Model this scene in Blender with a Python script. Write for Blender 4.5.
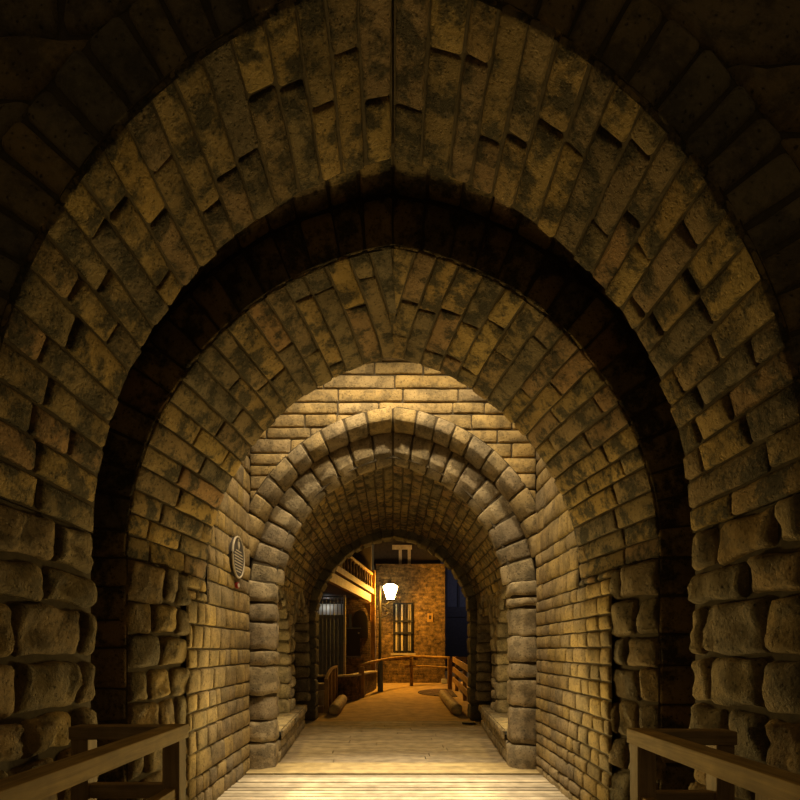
import bpy, bmesh, math, random
import numpy as np
from mathutils import Vector, Matrix, noise as mnoise

for o in list(bpy.data.objects):
    bpy.data.objects.remove(o)
S = bpy.context.scene
C = S.collection
R = math.radians

# ------------------------------------------------------------------ camera
cam = bpy.data.cameras.new('camera')
cam.sensor_width = 24.0
cam.lens = 16.0
cam.shift_x = 0.00875
cam.shift_y = 0.3125
cam.clip_start = 0.05
cam.clip_end = 200
co = bpy.data.objects.new('camera', cam)
co.location = (0, 0, 1.5)
co.rotation_euler = (R(90), 0, 0)
C.objects.link(co)
S.camera = co

# ------------------------------------------------------------------ world and exposure
w = bpy.data.worlds.new('night')
S.world = w
w.use_nodes = True
bg = w.node_tree.nodes['Background']
bg.inputs[0].default_value = (0.52, 0.37, 0.17, 1)
bg.inputs[1].default_value = 0.06
S.view_settings.view_transform = 'Standard'
S.view_settings.look = 'None'
S.view_settings.gamma = 1
S.view_settings.exposure = 0.6
S.cycles.use_denoising = True
S.cycles.max_bounces = 10
S.cycles.diffuse_bounces = 8
S.cycles.sample_clamp_indirect = 6


def light(kind, name, loc, energy, col, aim=None, **kw):
    d = bpy.data.lights.new(name, kind)
    d.energy = energy
    d.color = col
    for k, v in kw.items():
        setattr(d, k, v)
    o = bpy.data.objects.new(name, d)
    o.location = loc
    if aim is not None:
        o.rotation_euler = (Vector(aim) - Vector(loc)).to_track_quat('-Z', 'Y').to_euler()
    C.objects.link(o)
    return o


WARM = (1.0, 0.72, 0.25)
# floodlights fixed high above the open gap between the two gateways, shining down
light('SPOT', 'floor_floodlight', (0, 5.30, 5.9), 2100, (1.0, 0.86, 0.62), aim=(0, 5.62, 0),
      spot_size=R(44), spot_blend=1.0, shadow_soft_size=0.10)
for sx in (-1, 1):
    light('SPOT', 'gap_floodlight', (sx * 0.75, 5.34, 5.9), 330, (1.0, 0.77, 0.44), aim=(sx * 0.15, 6.5, 1.5),
          spot_size=R(100), spot_blend=0.9, shadow_soft_size=0.10)
# added fill spots low in the gap, without fixtures, brightening the outer vault
for sx in (-1, 1):
    light('SPOT', 'wall_uplight', (sx * 1.1, 6.35, 0.25), 112, WARM, aim=(-sx * 0.5, 2.6, 2.7),
          spot_size=R(112), spot_blend=0.45, shadow_soft_size=0.1)
# unseen fill lamps added behind the inner gate jambs to lighten the passage
for sx in (-1, 1):
    light('POINT', 'bench_uplight', (sx * 1.72, 7.60, 1.15), 16, WARM, shadow_soft_size=0.06)


# ------------------------------------------------------------------ materials
def mat(name):
    m = bpy.data.materials.new(name)
    m.use_nodes = True
    nt = m.node_tree
    b = nt.nodes['Principled BSDF']
    b.inputs['Roughness'].default_value = 0.85
    if 'Specular IOR Level' in b.inputs:
        b.inputs['Specular IOR Level'].default_value = 0.25
    return m, nt, b


def N(nt, t, **kw):
    n = nt.nodes.new(t)
    for k, v in kw.items():
        if k.startswith('i_'):
            n.inputs[k[2:].replace('_', ' ')].default_value = v
        else:
            setattr(n, k, v)
    return n


def ramp(nt, fac, stops):
    r = nt.nodes.new('ShaderNodeValToRGB')
    e = r.color_ramp.elements
    while len(e) < len(stops):
        e.new(0.5)
    for i, (p, c) in enumerate(stops):
        e[i].position = p
        e[i].color = (*c, 1) if len(c) == 3 else c
    nt.links.new(fac, r.inputs[0])
    return r


def mixc(nt, fac, a, b, mode='MIX'):
    m = nt.nodes.new('ShaderNodeMix')
    m.data_type = 'RGBA'
    m.blend_type = mode
    L = nt.links
    if hasattr(fac, 'links'):
        L.new(fac, m.inputs[0])
    else:
        m.inputs[0].default_value = fac
    for k, s in ((6, a), (7, b)):
        if hasattr(s, 'links'):
            L.new(s, m.inputs[k])
        else:
            m.inputs[k].default_value = (*s, 1)
    return m.outputs[2]


def stone(name, cols, soot=0.5, soot_col=(0.045, 0.04, 0.032), scale=1.0, bump=0.6, pale=0.25):
    m, nt, b = mat(name)
    L = nt.links
    g = N(nt, 'ShaderNodeNewGeometry')
    tc = N(nt, 'ShaderNodeTexCoord')
    r = ramp(nt, g.outputs['Random Per Island'], [(i / max(1, len(cols) - 1), c) for i, c in enumerate(cols)])
    # offset the pattern from stone to stone
    add = N(nt, 'ShaderNodeVectorMath', operation='ADD')
    sc = N(nt, 'ShaderNodeVectorMath', operation='SCALE')
    comb = N(nt, 'ShaderNodeCombineXYZ')
    for k in range(3):
        L.new(g.outputs['Random Per Island'], comb.inputs[k])
    L.new(comb.outputs[0], sc.inputs[0])
    sc.inputs['Scale'].default_value = 37.0
    L.new(tc.outputs['Object'], add.inputs[0])
    L.new(sc.outputs[0], add.inputs[1])
    n1 = N(nt, 'ShaderNodeTexNoise', i_Scale=5.5 * scale, i_Detail=9.0, i_Roughness=0.68)
    n2 = N(nt, 'ShaderNodeTexNoise', i_Scale=34.0 * scale, i_Detail=6.0, i_Roughness=0.7)
    n3 = N(nt, 'ShaderNodeTexNoise', i_Scale=2.2 * scale, i_Detail=4.0, i_Roughness=0.6)
    for n in (n1, n2):
        L.new(add.outputs[0], n.inputs['Vector'])
    L.new(tc.outputs['Object'], n3.inputs['Vector'])
    f1 = ramp(nt, n1.outputs[0], [(0.46, (0, 0, 0)), (0.57, (1, 1, 1))])
    k1 = N(nt, 'ShaderNodeMath', operation='MULTIPLY')
    L.new(f1.outputs[0], k1.inputs[0])
    k1.inputs[1].default_value = soot
    c1 = mixc(nt, k1.outputs[0], r.outputs[0], soot_col)
    f2 = ramp(nt, n2.outputs[0], [(0.52, (0, 0, 0)), (0.72, (1, 1, 1))])
    k2 = N(nt, 'ShaderNodeMath', operation='MULTIPLY')
    L.new(f2.outputs[0], k2.inputs[0])
    k2.inputs[1].default_value = pale
    c2 = mixc(nt, k2.outputs[0], c1, (0.42, 0.34, 0.22))
    f3 = ramp(nt, n3.outputs[0], [(0.3, (0.62, 0.62, 0.62)), (0.7, (1.12, 1.12, 1.12))])
    c3 = mixc(nt, 1.0, c2, f3.outputs[0], 'MULTIPLY')
    vq = N(nt, 'ShaderNodeTexVoronoi', i_Scale=30.0 * scale)
    L.new(add.outputs[0], vq.inputs['Vector'])
    n4 = N(nt, 'ShaderNodeTexNoise', i_Scale=75.0 * scale, i_Detail=3.0)
    L.new(add.outputs[0], n4.inputs['Vector'])
    mpit = N(nt, 'ShaderNodeMath', operation='ADD')
    L.new(vq.outputs[0], mpit.inputs[0])
    L.new(n4.outputs[0], mpit.inputs[1])
    fp = ramp(nt, mpit.outputs[0], [(0.52, (0.35, 0.35, 0.35)), (0.70, (1, 1, 1)), (1.0, (1.15, 1.15, 1.15))])
    c3 = mixc(nt, 1.0, c3, fp.outputs[0], 'MULTIPLY')
    L.new(c3, b.inputs['Base Color'])
    # pitted, weathered surface
    v = N(nt, 'ShaderNodeTexVoronoi', i_Scale=42.0 * scale)
    L.new(add.outputs[0], v.inputs['Vector'])
    vp = ramp(nt, v.outputs[0], [(0.08, (0, 0, 0)), (0.3, (1, 1, 1))])
    ma = N(nt, 'ShaderNodeMath', operation='MULTIPLY_ADD')
    L.new(n2.outputs[0], ma.inputs[0])
    ma.inputs[1].default_value = 1.4
    L.new(n1.outputs[0], ma.inputs[2])
    ma2 = N(nt, 'ShaderNodeMath', operation='MULTIPLY_ADD')
    L.new(vp.outputs[0], ma2.inputs[0])
    ma2.inputs[1].default_value = 0.35
    L.new(ma.outputs[0], ma2.inputs[2])
    bp = N(nt, 'ShaderNodeBump')
    bp.inputs['Strength'].default_value = bump
    bp.inputs['Distance'].default_value = 0.03
    L.new(ma2.outputs[0], bp.inputs['Height'])
    L.new(bp.outputs[0], b.inputs['Normal'])
    b.inputs['Roughness'].default_value = 0.92
    return m


def plain(name, col, rough=0.7, metal=0.0, var=0.25, scale=9.0, bump=0.2):
    m, nt, b = mat(name)
    L = nt.links
    tc = N(nt, 'ShaderNodeTexCoord')
    n = N(nt, 'ShaderNodeTexNoise', i_Scale=scale, i_Detail=6.0, i_Roughness=0.65)
    L.new(tc.outputs['Object'], n.inputs['Vector'])
    r = ramp(nt, n.outputs[0], [(0.3, tuple(c * (1 - var) for c in col)), (0.7, tuple(min(1, c * (1 + var)) for c in col))])
    L.new(r.outputs[0], b.inputs['Base Color'])
    bp = N(nt, 'ShaderNodeBump')
    bp.inputs['Strength'].default_value = bump
    bp.inputs['Distance'].default_value = 0.01
    L.new(n.outputs[0], bp.inputs['Height'])
    L.new(bp.outputs[0], b.inputs['Normal'])
    b.inputs['Roughness'].default_value = rough
    b.inputs['Metallic'].default_value = metal
    return m


def wood(name, c0, c1, axis=1, rough=0.7, bump=0.25, stretch=14.0, isl=0.12):
    m, nt, b = mat(name)
    L = nt.links
    tc = N(nt, 'ShaderNodeTexCoord')
    mp = N(nt, 'ShaderNodeMapping')
    s = [stretch] * 3
    s[axis] = 0.9
    mp.inputs['Scale'].default_value = s
    L.new(tc.outputs['Object'], mp.inputs[0])
    n = N(nt, 'ShaderNodeTexNoise', i_Scale=2.6, i_Detail=8.0, i_Roughness=0.65, i_Distortion=0.6)
    L.new(mp.outputs[0], n.inputs['Vector'])
    n2 = N(nt, 'ShaderNodeTexNoise', i_Scale=6.0, i_Detail=3.0)
    L.new(tc.outputs['Object'], n2.inputs['Vector'])
    r = ramp(nt, n.outputs[0], [(0.32, c0), (0.66, c1)])
    f = ramp(nt, n2.outputs[0], [(0.35, (0.75, 0.75, 0.75)), (0.65, (1.1, 1.1, 1.1))])
    c = mixc(nt, 1.0, r.outputs[0], f.outputs[0], 'MULTIPLY')
    g = N(nt, 'ShaderNodeNewGeometry')
    fi = ramp(nt, g.outputs['Random Per Island'], [(0.0, (1 - isl,) * 3), (1.0, (1 + isl,) * 3)])
    c = mixc(nt, 1.0, c, fi.outputs[0], 'MULTIPLY')
    L.new(c, b.inputs['Base Color'])
    bp = N(nt, 'ShaderNodeBump')
    bp.inputs['Strength'].default_value = bump
    bp.inputs['Distance'].default_value = 0.006
    L.new(n.outputs[0], bp.inputs['Height'])
    L.new(bp.outputs[0], b.inputs['Normal'])
    b.inputs['Roughness'].default_value = rough
    return m


def brickmat(name, c1, c2, mortar, bw=0.3, bh=0.1, bump=0.8):
    m, nt, b = mat(name)
    L = nt.links
    tc = N(nt, 'ShaderNodeTexCoord')
    # walls face the street: X runs along them and Z up
    sp = N(nt, 'ShaderNodeSeparateXYZ')
    L.new(tc.outputs['Object'], sp.inputs[0])
    ad = N(nt, 'ShaderNodeMath', operation='ADD')
    L.new(sp.outputs[0], ad.inputs[0])
    L.new(sp.outputs[1], ad.inputs[1])
    cb = N(nt, 'ShaderNodeCombineXYZ')
    L.new(ad.outputs[0], cb.inputs[0])
    L.new(sp.outputs[2], cb.inputs[1])
    nz = N(nt, 'ShaderNodeTexNoise', i_Scale=3.5, i_Detail=3.0)
    L.new(tc.outputs['Object'], nz.inputs['Vector'])
    mx = N(nt, 'ShaderNodeVectorMath', operation='MULTIPLY_ADD')
    L.new(nz.outputs['Color'], mx.inputs[0])
    mx.inputs[1].default_value = (0.09, 0.09, 0)
    L.new(cb.outputs[0], mx.inputs[2])
    br = N(nt, 'ShaderNodeTexBrick')
    br.inputs['Scale'].default_value = 1.0
    br.inputs['Brick Width'].default_value = bw
    br.inputs['Row Height'].default_value = bh
    br.inputs['Mortar Size'].default_value = 0.012
    br.inputs['Mortar Smooth'].default_value = 0.6
    br.inputs['Color1'].default_value = (*c1, 1)
    br.inputs['Color2'].default_value = (*c2, 1)
    br.inputs['Mortar'].default_value = (*mortar, 1)
    L.new(mx.outputs[0], br.inputs['Vector'])
    n2 = N(nt, 'ShaderNodeTexNoise', i_Scale=5.0, i_Detail=8.0, i_Roughness=0.75)
    L.new(tc.outputs['Object'], n2.inputs['Vector'])
    f = ramp(nt, n2.outputs[0], [(0.36, (0.15, 0.15, 0.15)), (0.66, (1.7, 1.6, 1.5))])
    c = mixc(nt, 1.0, br.outputs['Color'], f.outputs[0], 'MULTIPLY')
    L.new(c, b.inputs['Base Color'])
    sub = N(nt, 'ShaderNodeMath', operation='SUBTRACT')
    L.new(n2.outputs[0], sub.inputs[0])
    L.new(br.outputs['Fac'], sub.inputs[1])
    bp = N(nt, 'ShaderNodeBump')
    bp.inputs['Strength'].default_value = bump
    bp.inputs['Distance'].default_value = 0.04
    L.new(sub.outputs[0], bp.inputs['Height'])
    L.new(bp.outputs[0], b.inputs['Normal'])
    return m


OCHRE = [(0.30, 0.20, 0.075), (0.20, 0.155, 0.085), (0.36, 0.245, 0.085), (0.16, 0.13, 0.085), (0.27, 0.185, 0.085), (0.38, 0.27, 0.10), (0.22, 0.16, 0.09), (0.31, 0.19, 0.09)]
GREYED = [(0.25, 0.19, 0.10), (0.18, 0.145, 0.09), (0.29, 0.21, 0.10), (0.21, 0.165, 0.10), (0.27, 0.185, 0.085)]
M = {}
M['vault'] = stone('vault_stone', OCHRE, soot=0.92, soot_col=(0.05, 0.045, 0.032), bump=0.8)
M['rough'] = stone('rough_wall_stone', GREYED + OCHRE[:3], soot=0.55, scale=0.9, bump=0.75)
M['ashlar'] = stone('ashlar_stone', [(0.31, 0.22, 0.095), (0.25, 0.185, 0.10), (0.35, 0.25, 0.10), (0.22, 0.17, 0.10), (0.37, 0.26, 0.09)], soot=0.4, bump=0.5, pale=0.35)
M['facade'] = stone('facade_stone', [(0.42, 0.29, 0.11), (0.34, 0.25, 0.12), (0.45, 0.32, 0.13), (0.32, 0.245, 0.14)], soot=0.5, bump=0.5, pale=0.35)
M['order'] = stone('arch_order_stone', [(0.36, 0.27, 0.13), (0.29, 0.23, 0.14), (0.40, 0.29, 0.12), (0.25, 0.205, 0.14), (0.33, 0.25, 0.14)], soot=0.5, bump=0.5, pale=0.35)
M['arch'] = stone('arch_stone', [(0.36, 0.29, 0.18), (0.28, 0.225, 0.15), (0.40, 0.32, 0.19), (0.31, 0.24, 0.14), (0.24, 0.20, 0.15)], soot=0.5, bump=0.55, pale=0.35)
M['dark'] = stone('sooty_stone', [(0.10, 0.08, 0.05), (0.075, 0.06, 0.04), (0.13, 0.10, 0.055)], soot=0.6, bump=0.5, pale=0.1)  # darker base colour, used in the slot, blind arches and far arch
M['mortar'] = plain('mortar', (0.075, 0.058, 0.035), rough=0.95, scale=20, bump=0.6)
M['deck'] = wood('deck_board', (0.34, 0.27, 0.17), (0.52, 0.43, 0.29), axis=0, rough=0.75, stretch=10, isl=0.28)
M['deckold'] = wood('worn_board', (0.20, 0.155, 0.095), (0.40, 0.32, 0.21), axis=0, rough=0.8, stretch=7, isl=0.15)
M['beam'] = wood('threshold_board', (0.34, 0.25, 0.11), (0.48, 0.36, 0.17), axis=0)
M['tarmac'] = plain('worn_path', (0.40, 0.27, 0.11), rough=0.9, scale=3.5, var=0.35, bump=0.4)
M['earth'] = plain('dark_earth', (0.06, 0.05, 0.035), rough=0.95)
M['railY'] = wood('rail_wood', (0.32, 0.21, 0.075), (0.56, 0.38, 0.14), axis=1)
M['railX'] = wood('cross_rail_wood', (0.22, 0.15, 0.07), (0.38, 0.27, 0.13), axis=0)
M['railZ'] = wood('post_wood', (0.22, 0.15, 0.07), (0.39, 0.27, 0.13), axis=2)
M['timber'] = wood('old_timber', (0.20, 0.11, 0.03), (0.34, 0.20, 0.05), axis=1)
M['timberZ'] = wood('old_timber_upright', (0.20, 0.11, 0.03), (0.34, 0.20, 0.05), axis=2)
M['log'] = wood('log_wood', (0.20, 0.14, 0.07), (0.36, 0.26, 0.13), axis=1)
M['brick'] = brickmat('rubble_brick', (0.22, 0.145, 0.055), (0.10, 0.065, 0.03), (0.15, 0.10, 0.04), 0.24, 0.085)
M['brickdark'] = brickmat('dark_brick', (0.14, 0.085, 0.05), (0.09, 0.06, 0.04), (0.11, 0.08, 0.05), 0.22, 0.075)
M['iron'] = plain('black_iron', (0.018, 0.016, 0.015), rough=0.5, metal=0.3)
M['greyiron'] = plain('grey_painted_iron', (0.10, 0.115, 0.15), rough=0.5)
M['steel'] = plain('pale_steel', (0.34, 0.32, 0.29), rough=0.4, metal=0.3)
M['white'] = plain('white_paint', (0.42, 0.40, 0.35), rough=0.6, var=0.1)
M['darkwood'] = plain('dark_cladding', (0.035, 0.026, 0.022), rough=0.8)
M['blue'] = plain('blue_slate_paint', (0.055, 0.058, 0.085), rough=0.7)
M['bluedark'] = plain('dark_slate', (0.025, 0.024, 0.034), rough=0.7)
M['coping'] = plain('pale_coping', (0.38, 0.32, 0.23), rough=0.85)
M['plaque'] = plain('plaque_bronze', (0.06, 0.052, 0.045), rough=0.75, scale=30)
M['plaquerim'] = plain('plaque_rim', (0.46, 0.40, 0.31), rough=0.5)
M['red'] = plain('red_enamel', (0.35, 0.04, 0.03), rough=0.4)
M['door'] = plain('dark_door_paint', (0.02, 0.015, 0.013), rough=0.6)


def emit(name, col, strength):
    m, nt, b = mat(name)
    b.inputs['Base Color'].default_value = (*col, 1)
    b.inputs['Emission Color'].default_value = (*col, 1)
    b.inputs['Emission Strength'].default_value = strength
    return m


M['lampglass'] = emit('lit_lamp_glass', (1.0, 0.80, 0.42), 14.0)


# ------------------------------------------------------------------ object helpers
def link(name, me, parent=None, loc=(0, 0, 0)):
    o = bpy.data.objects.new(name, me)
    C.objects.link(o)
    if parent is not None:
        o.parent = parent
    else:
        o.location = loc
    return o


def thing(name, label, cat, loc=(0, 0, 0), group=None):
    o = bpy.data.objects.new(name, None)
    o.empty_display_size = 0.1
    o.location = loc
    C.objects.link(o)
    o['label'] = label
    o['category'] = cat
    if group:
        o['group'] = group
    return o


def tag(o, label, cat, group=None):
    o['label'] = label
    o['category'] = cat
    if group:
        o['group'] = group
    return o


def struct(o, label=None):
    o['kind'] = 'structure'
    if label:
        o['label'] = label
        o['category'] = o.name.split('_')[0].split('.')[0]
    return o


class MB:
    """collects boxes, bars and tubes in world space and builds one mesh"""

    def __init__(self):
        self.bm = bmesh.new()

    def box(self, x0, x1, y0, y1, z0, z1, bev=0.0, rz=0.0):
        m = Matrix.Translation(((x0 + x1) / 2, (y0 + y1) / 2, (z0 + z1) / 2)) @ Matrix.Rotation(rz, 4, 'Z') @ Matrix.Diagonal((abs(x1 - x0), abs(y1 - y0), abs(z1 - z0), 1))
        r = bmesh.ops.create_cube(self.bm, size=1, matrix=m)
        self._bev(r['verts'], bev)
        return self

    def _bev(self, vs, bev):
        if bev > 0:
            es = set()
            for v in vs:
                es.update(v.link_edges)
            bmesh.ops.bevel(self.bm, geom=list(es), offset=bev, segments=2, affect='EDGES', profile=0.6)

    def bar(self, p, q, w, h, bev=0.0, up=(0, 0, 1)):
        p, q = Vector(p), Vector(q)
        d = q - p
        L = d.length
        y = d.normalized()
        x = y.cross(Vector(up))
        if x.length < 1e-4:
            x = y.cross(Vector((0, 1, 0)))
        x.normalize()
        z = x.cross(y)
        m = Matrix((x, y, z)).transposed().to_4x4()
        m = Matrix.Translation((p + q) / 2) @ m @ Matrix.Diagonal((w, L, h, 1))
        r = bmesh.ops.create_cube(self.bm, size=1, matrix=m)
        self._bev(r['verts'], bev)
        return self

    def cyl(self, p, q, r0, r1=None, seg=12, bev=0.0):
        p, q = Vector(p), Vector(q)
        d = q - p
        m = Matrix.Translation((p + q) / 2) @ d.to_track_quat('Z', 'Y').to_matrix().to_4x4()
        r = bmesh.ops.create_cone(self.bm, cap_ends=True, segments=seg, radius1=r0, radius2=r0 if r1 is None else r1, depth=d.length, matrix=m)
        return self

    def tube(self, pts, r, seg=8, close=True):
        pts = [Vector(p) for p in pts]
        rings = []
        for i, p in enumerate(pts):
            a = pts[max(0, i - 1)]
            b = pts[min(len(pts) - 1, i + 1)]
            q = (b - a).to_track_quat('Z', 'Y').to_matrix()
            rr = r[i] if isinstance(r, (list, tuple)) else r
            rings.append([self.bm.verts.new(p + q @ Vector((rr * math.cos(2 * math.pi * k / seg), rr * math.sin(2 * math.pi * k / seg), 0))) for k in range(seg)])
        for a, b in zip(rings, rings[1:]):
            for k in range(seg):
                self.bm.faces.new((a[k], a[(k + 1) % seg], b[(k + 1) % seg], b[k]))
        if close:
            self.bm.faces.new(rings[0][::-1])
            self.bm.faces.new(rings[-1])
        return self

    def prism(self, poly, d):
        """poly: list of 3D points (planar), extruded by vector d"""
        d = Vector(d)
        a = [self.bm.verts.new(Vector(p)) for p in poly]
        b = [self.bm.verts.new(Vector(p) + d) for p in poly]
        n = len(poly)
        self.bm.faces.new(a[::-1])
        self.bm.faces.new(b)
        for i in range(n):
            self.bm.faces.new((a[i], a[(i + 1) % n], b[(i + 1) % n], b[i]))
        return self

    def build(self, name, m, parent=None, smooth=False):
        bmesh.ops.recalc_face_normals(self.bm, faces=self.bm.faces)
        off = Vector((0, 0, 0))
        if parent is not None:
            p = parent
            while p is not None:
                off += p.location
                p = p.parent
        for v in self.bm.verts:
            v.co -= off
        me = bpy.data.meshes.new(name)
        self.bm.to_mesh(me)
        self.bm.free()
        me.materials.append(m)
        if smooth:
            for p in me.polygons:
                p.use_smooth = True
        return link(name, me, parent)


# ------------------------------------------------------------------ masonry
class Masonry:
    def __init__(self, seed):
        self.rng = random.Random(seed)
        self.V = []
        self.F = []
        self.MI = []
        self.n = 0

    def _push(self, P, nu, nv, mi, flip):
        base = self.n
        self.V.append(P.reshape(-1, 3))
        self.n += nu * nv
        for i in range(nu - 1):
            for j in range(nv - 1):
                q = (base + i * nv + j, base + (i + 1) * nv + j, base + (i + 1) * nv + j + 1, base + i * nv + j + 1)
                self.F.append(q[::-1] if flip else q)
                self.MI.append(mi)

    @staticmethod
    def frame(Sf, U, V, sign):
        e = 1e-3
        P = Sf(U, V)
        du = Sf(U + e, V) - Sf(U - e, V)
        dv = Sf(U, V + e) - Sf(U, V - e)
        n = np.cross(du, dv)
        n /= np.maximum(np.linalg.norm(n, axis=-1, keepdims=True), 1e-9)
        return P, n * -sign

    @staticmethod
    def samp(L, r, step, extra=()):
        r = min(r, L * 0.33)
        a = [0, r * 0.3, r]
        k = max(1, int(round((L - 2 * r) / step)))
        mid = [r + (L - 2 * r) * i / k for i in range(1, k)]
        pts = a + mid + [L - r, L - r * 0.3, L]
        pts += [x for x in extra if r < x < L - r]
        return np.array(sorted(pts)) / L, r

    def stone(self, Sf, sign, c, depth=0.04, bulge=0.015, r=0.03, rough=0.008, wob=0.012, step=0.07, tilt=0.008, extra=(), freq=7.0, mi=0):
        """c: corners (u0,v0),(u1,v0'),(u1,v1'),(u0,v1)"""
        rng = self.rng
        (ua, va), (ub, vb), (uc, vc), (ud, vd) = c
        Lu = max(0.02, (abs(ub - ua) + abs(uc - ud)) / 2)
        Lv = max(0.02, (abs(vd - va) + abs(vc - vb)) / 2)
        s, ru = self.samp(Lu, r, step)
        t, rv = self.samp(Lv, r, step, extra)
        sg, tg = np.meshgrid(s, t, indexing='ij')
        U = (1 - sg) * ((1 - tg) * ua + tg * ud) + sg * ((1 - tg) * ub + tg * uc)
        V = (1 - sg) * ((1 - tg) * va + tg * vd) + sg * ((1 - tg) * vb + tg * vc)
        # round the corners in plan
        P, n = self.frame(Sf, U, V, sign)
        sh = P.shape[:2]
        seed = rng.uniform(0, 90)
        Pf = P.reshape(-1, 3)
        nz = np.array([mnoise.noise(Vector((p[0] * freq + seed, p[1] * freq, p[2] * freq))) + 0.5 * mnoise.noise(Vector((p[0] * freq * 2.7, p[1] * freq * 2.7 + seed, p[2] * freq * 2.7))) for p in Pf]).reshape(sh)
        wu = np.array([mnoise.noise(Vector((p[0] * 4 + 11, p[1] * 4 + seed, p[2] * 4))) for p in Pf]).reshape(sh)
        wv = np.array([mnoise.noise(Vector((p[0] * 4, p[1] * 4 + 23 + seed, p[2] * 4))) for p in Pf]).reshape(sh)
        du = np.minimum(sg, 1 - sg) * Lu
        dv = np.minimum(tg, 1 - tg) * Lv
        U = U + wu * wob
        V = V + wv * wob
        # pull in the corners
        cr = np.clip(1 - du / max(ru, 1e-6), 0, 1) * np.clip(1 - dv / max(rv, 1e-6), 0, 1)
        pull = min(0.012, r * 0.28) * cr
        U = U + pull * np.where(sg < 0.5, 1, -1) * (1 if ub > ua else -1)
        V = V + pull * np.where(tg < 0.5, 1, -1) * (1 if vd > va else -1)
        P, n = self.frame(Sf, U, V, sign)
        eu = np.sqrt(np.clip(1 - (1 - np.clip(du / ru, 0, 1)) ** 2, 0, 1))
        ev = np.sqrt(np.clip(1 - (1 - np.clip(dv / rv, 0, 1)) ** 2, 0, 1))
        e = eu * ev
        pil = 0.5 * (1 - (2 * sg - 1) ** 2) * (1 - (2 * tg - 1) ** 2)
        b = bulge * rng.uniform(0.1, 1.0)
        tl = tilt * (rng.uniform(-1, 1) * (2 * sg - 1) + rng.uniform(-1, 1) * (2 * tg - 1))
        h = -depth + (depth + b * (0.5 + pil) + tl) * e + rough * nz * e
        P = P + n * h[..., None]
        self._push(P, len(s), len(t), mi, False)

    def rows(self, u0, u1, h0, h1):
        out = [u0]
        while out[-1] < u1:
            out.append(out[-1] + self.rng.uniform(h0, h1))
        if len(out) > 2 and (u1 - out[-2]) < 0.5 * h0:
            out.pop()
        k = (u1 - u0) / (out[-1] - u0)
        return [u0 + (x - u0) * k for x in out]

    def wall(self, Sf, sign, u0, u1, h0, h1, v0, v1, l0, l1, gap=0.014, edge=None, rows=None, backing=True, keep=None, vslant=0.0, **kw):
        """courses along u, stones along v. v0/v1 may be functions of u"""
        f0 = v0 if callable(v0) else (lambda u: v0)
        f1 = v1 if callable(v1) else (lambda u: v1)
        rr = rows or self.rows(u0, u1, h0, h1)
        rng = self.rng
        g = gap / 2
        for a, b in zip(rr, rr[1:]):
            m = (a + b) / 2
            A, B = f0(m), f1(m)
            if B - A < 0.04:
                continue
            cuts = [A]
            first = True
            while cuts[-1] < B:
                L = rng.uniform(l0, l1)
                if first:
                    L *= rng.uniform(0.45, 1.0)
                    first = False
                cuts.append(cuts[-1] + L)
            if len(cuts) > 2 and B - cuts[-2] < 0.45 * l0:
                cuts.pop()
            cuts[-1] = B
            for i, (p, q) in enumerate(zip(cuts, cuts[1:])):
                pa, pb = (f0(a), f0(b)) if i == 0 else (p, p)
                qa, qb = (f1(a), f1(b)) if i == len(cuts) - 2 else (q, q)
                if keep and not keep((a + b) / 2, (p + q) / 2):
                    continue
                j = lambda: rng.uniform(-1, 1) * g * 0.5
                self.stone(Sf, sign, ((a + g + j(), pa + g + j()), (b - g + j(), pb + g + j()), (b - g + j(), qb - g + j()), (a + g + j(), qa - g + j())), **kw)
        if backing:
            d = kw.get('depth', 0.04) * 0.75
            us = np.array(sorted(set(list(np.linspace(rr[0], rr[-1], max(2, int((rr[-1] - rr[0]) / 0.08)))))))
            nv = 8
            U = np.repeat(us[:, None], nv, 1)
            V = np.array([[f0(u) + (f1(u) - f0(u)) * k / (nv - 1) for k in range(nv)] for u in us])
            P, n = self.frame(Sf, U, V, sign)
            self._push(P - n * d, len(us), nv, 1, False)

    def sheet(self, Sf, us, vs, mi=1):
        U, V = np.meshgrid(np.array(us), np.array(vs), indexing='ij')
        self._push(Sf(U, V), len(us), len(vs), mi, False)

    def build(self, name, m, m2=None, parent=None):
        V = np.concatenate(self.V)
        if parent is not None:
            V = V - np.array(parent.location)
        me = bpy.data.meshes.new(name)
        me.from_pydata(V.tolist(), [], self.F)
        me.materials.append(m)
        me.materials.append(m2 or M['mortar'])
        me.polygons.foreach_set('material_index', self.MI)
        me.polygons.foreach_set('use_smooth', [True] * len(me.polygons))
        me.update()
        return link(name, me, parent)


class Arch:
    """pointed two-centred arch; half profile u from the floor (u=z) round to the apex"""

    def __init__(self, a, zs, za):
        H = za - zs
        self.a, self.zs, self.za = a, zs, za
        self.c = (H * H - a * a) / (2 * a)
        self.R = a + self.c
        self.phi = math.acos(max(-1, min(1, self.c / self.R)))
        self.U = zs + self.R * self.phi

    def xz(self, u, o=0.0):
        u = np.asarray(u, float)
        o = np.asarray(o, float) + 0 * u
        f = np.clip((u - self.zs) / (self.R * self.phi), 0, 1.02)
        ph = np.arccos(np.clip(self.c / (self.R + o), -1, 1)) * f
        x = np.where(u < self.zs, self.a + o, -self.c + (self.R + o) * np.cos(ph))
        z = np.where(u < self.zs, u, self.zs + (self.R + o) * np.sin(ph))
        return x, z

    def xat(self, z, o=0.0):
        if z <= self.zs:
            return self.a + o
        q = (self.R + o) ** 2 - (z - self.zs) ** 2
        return max(0.0, -self.c + math.sqrt(q)) if q > 0 else 0.0


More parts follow.
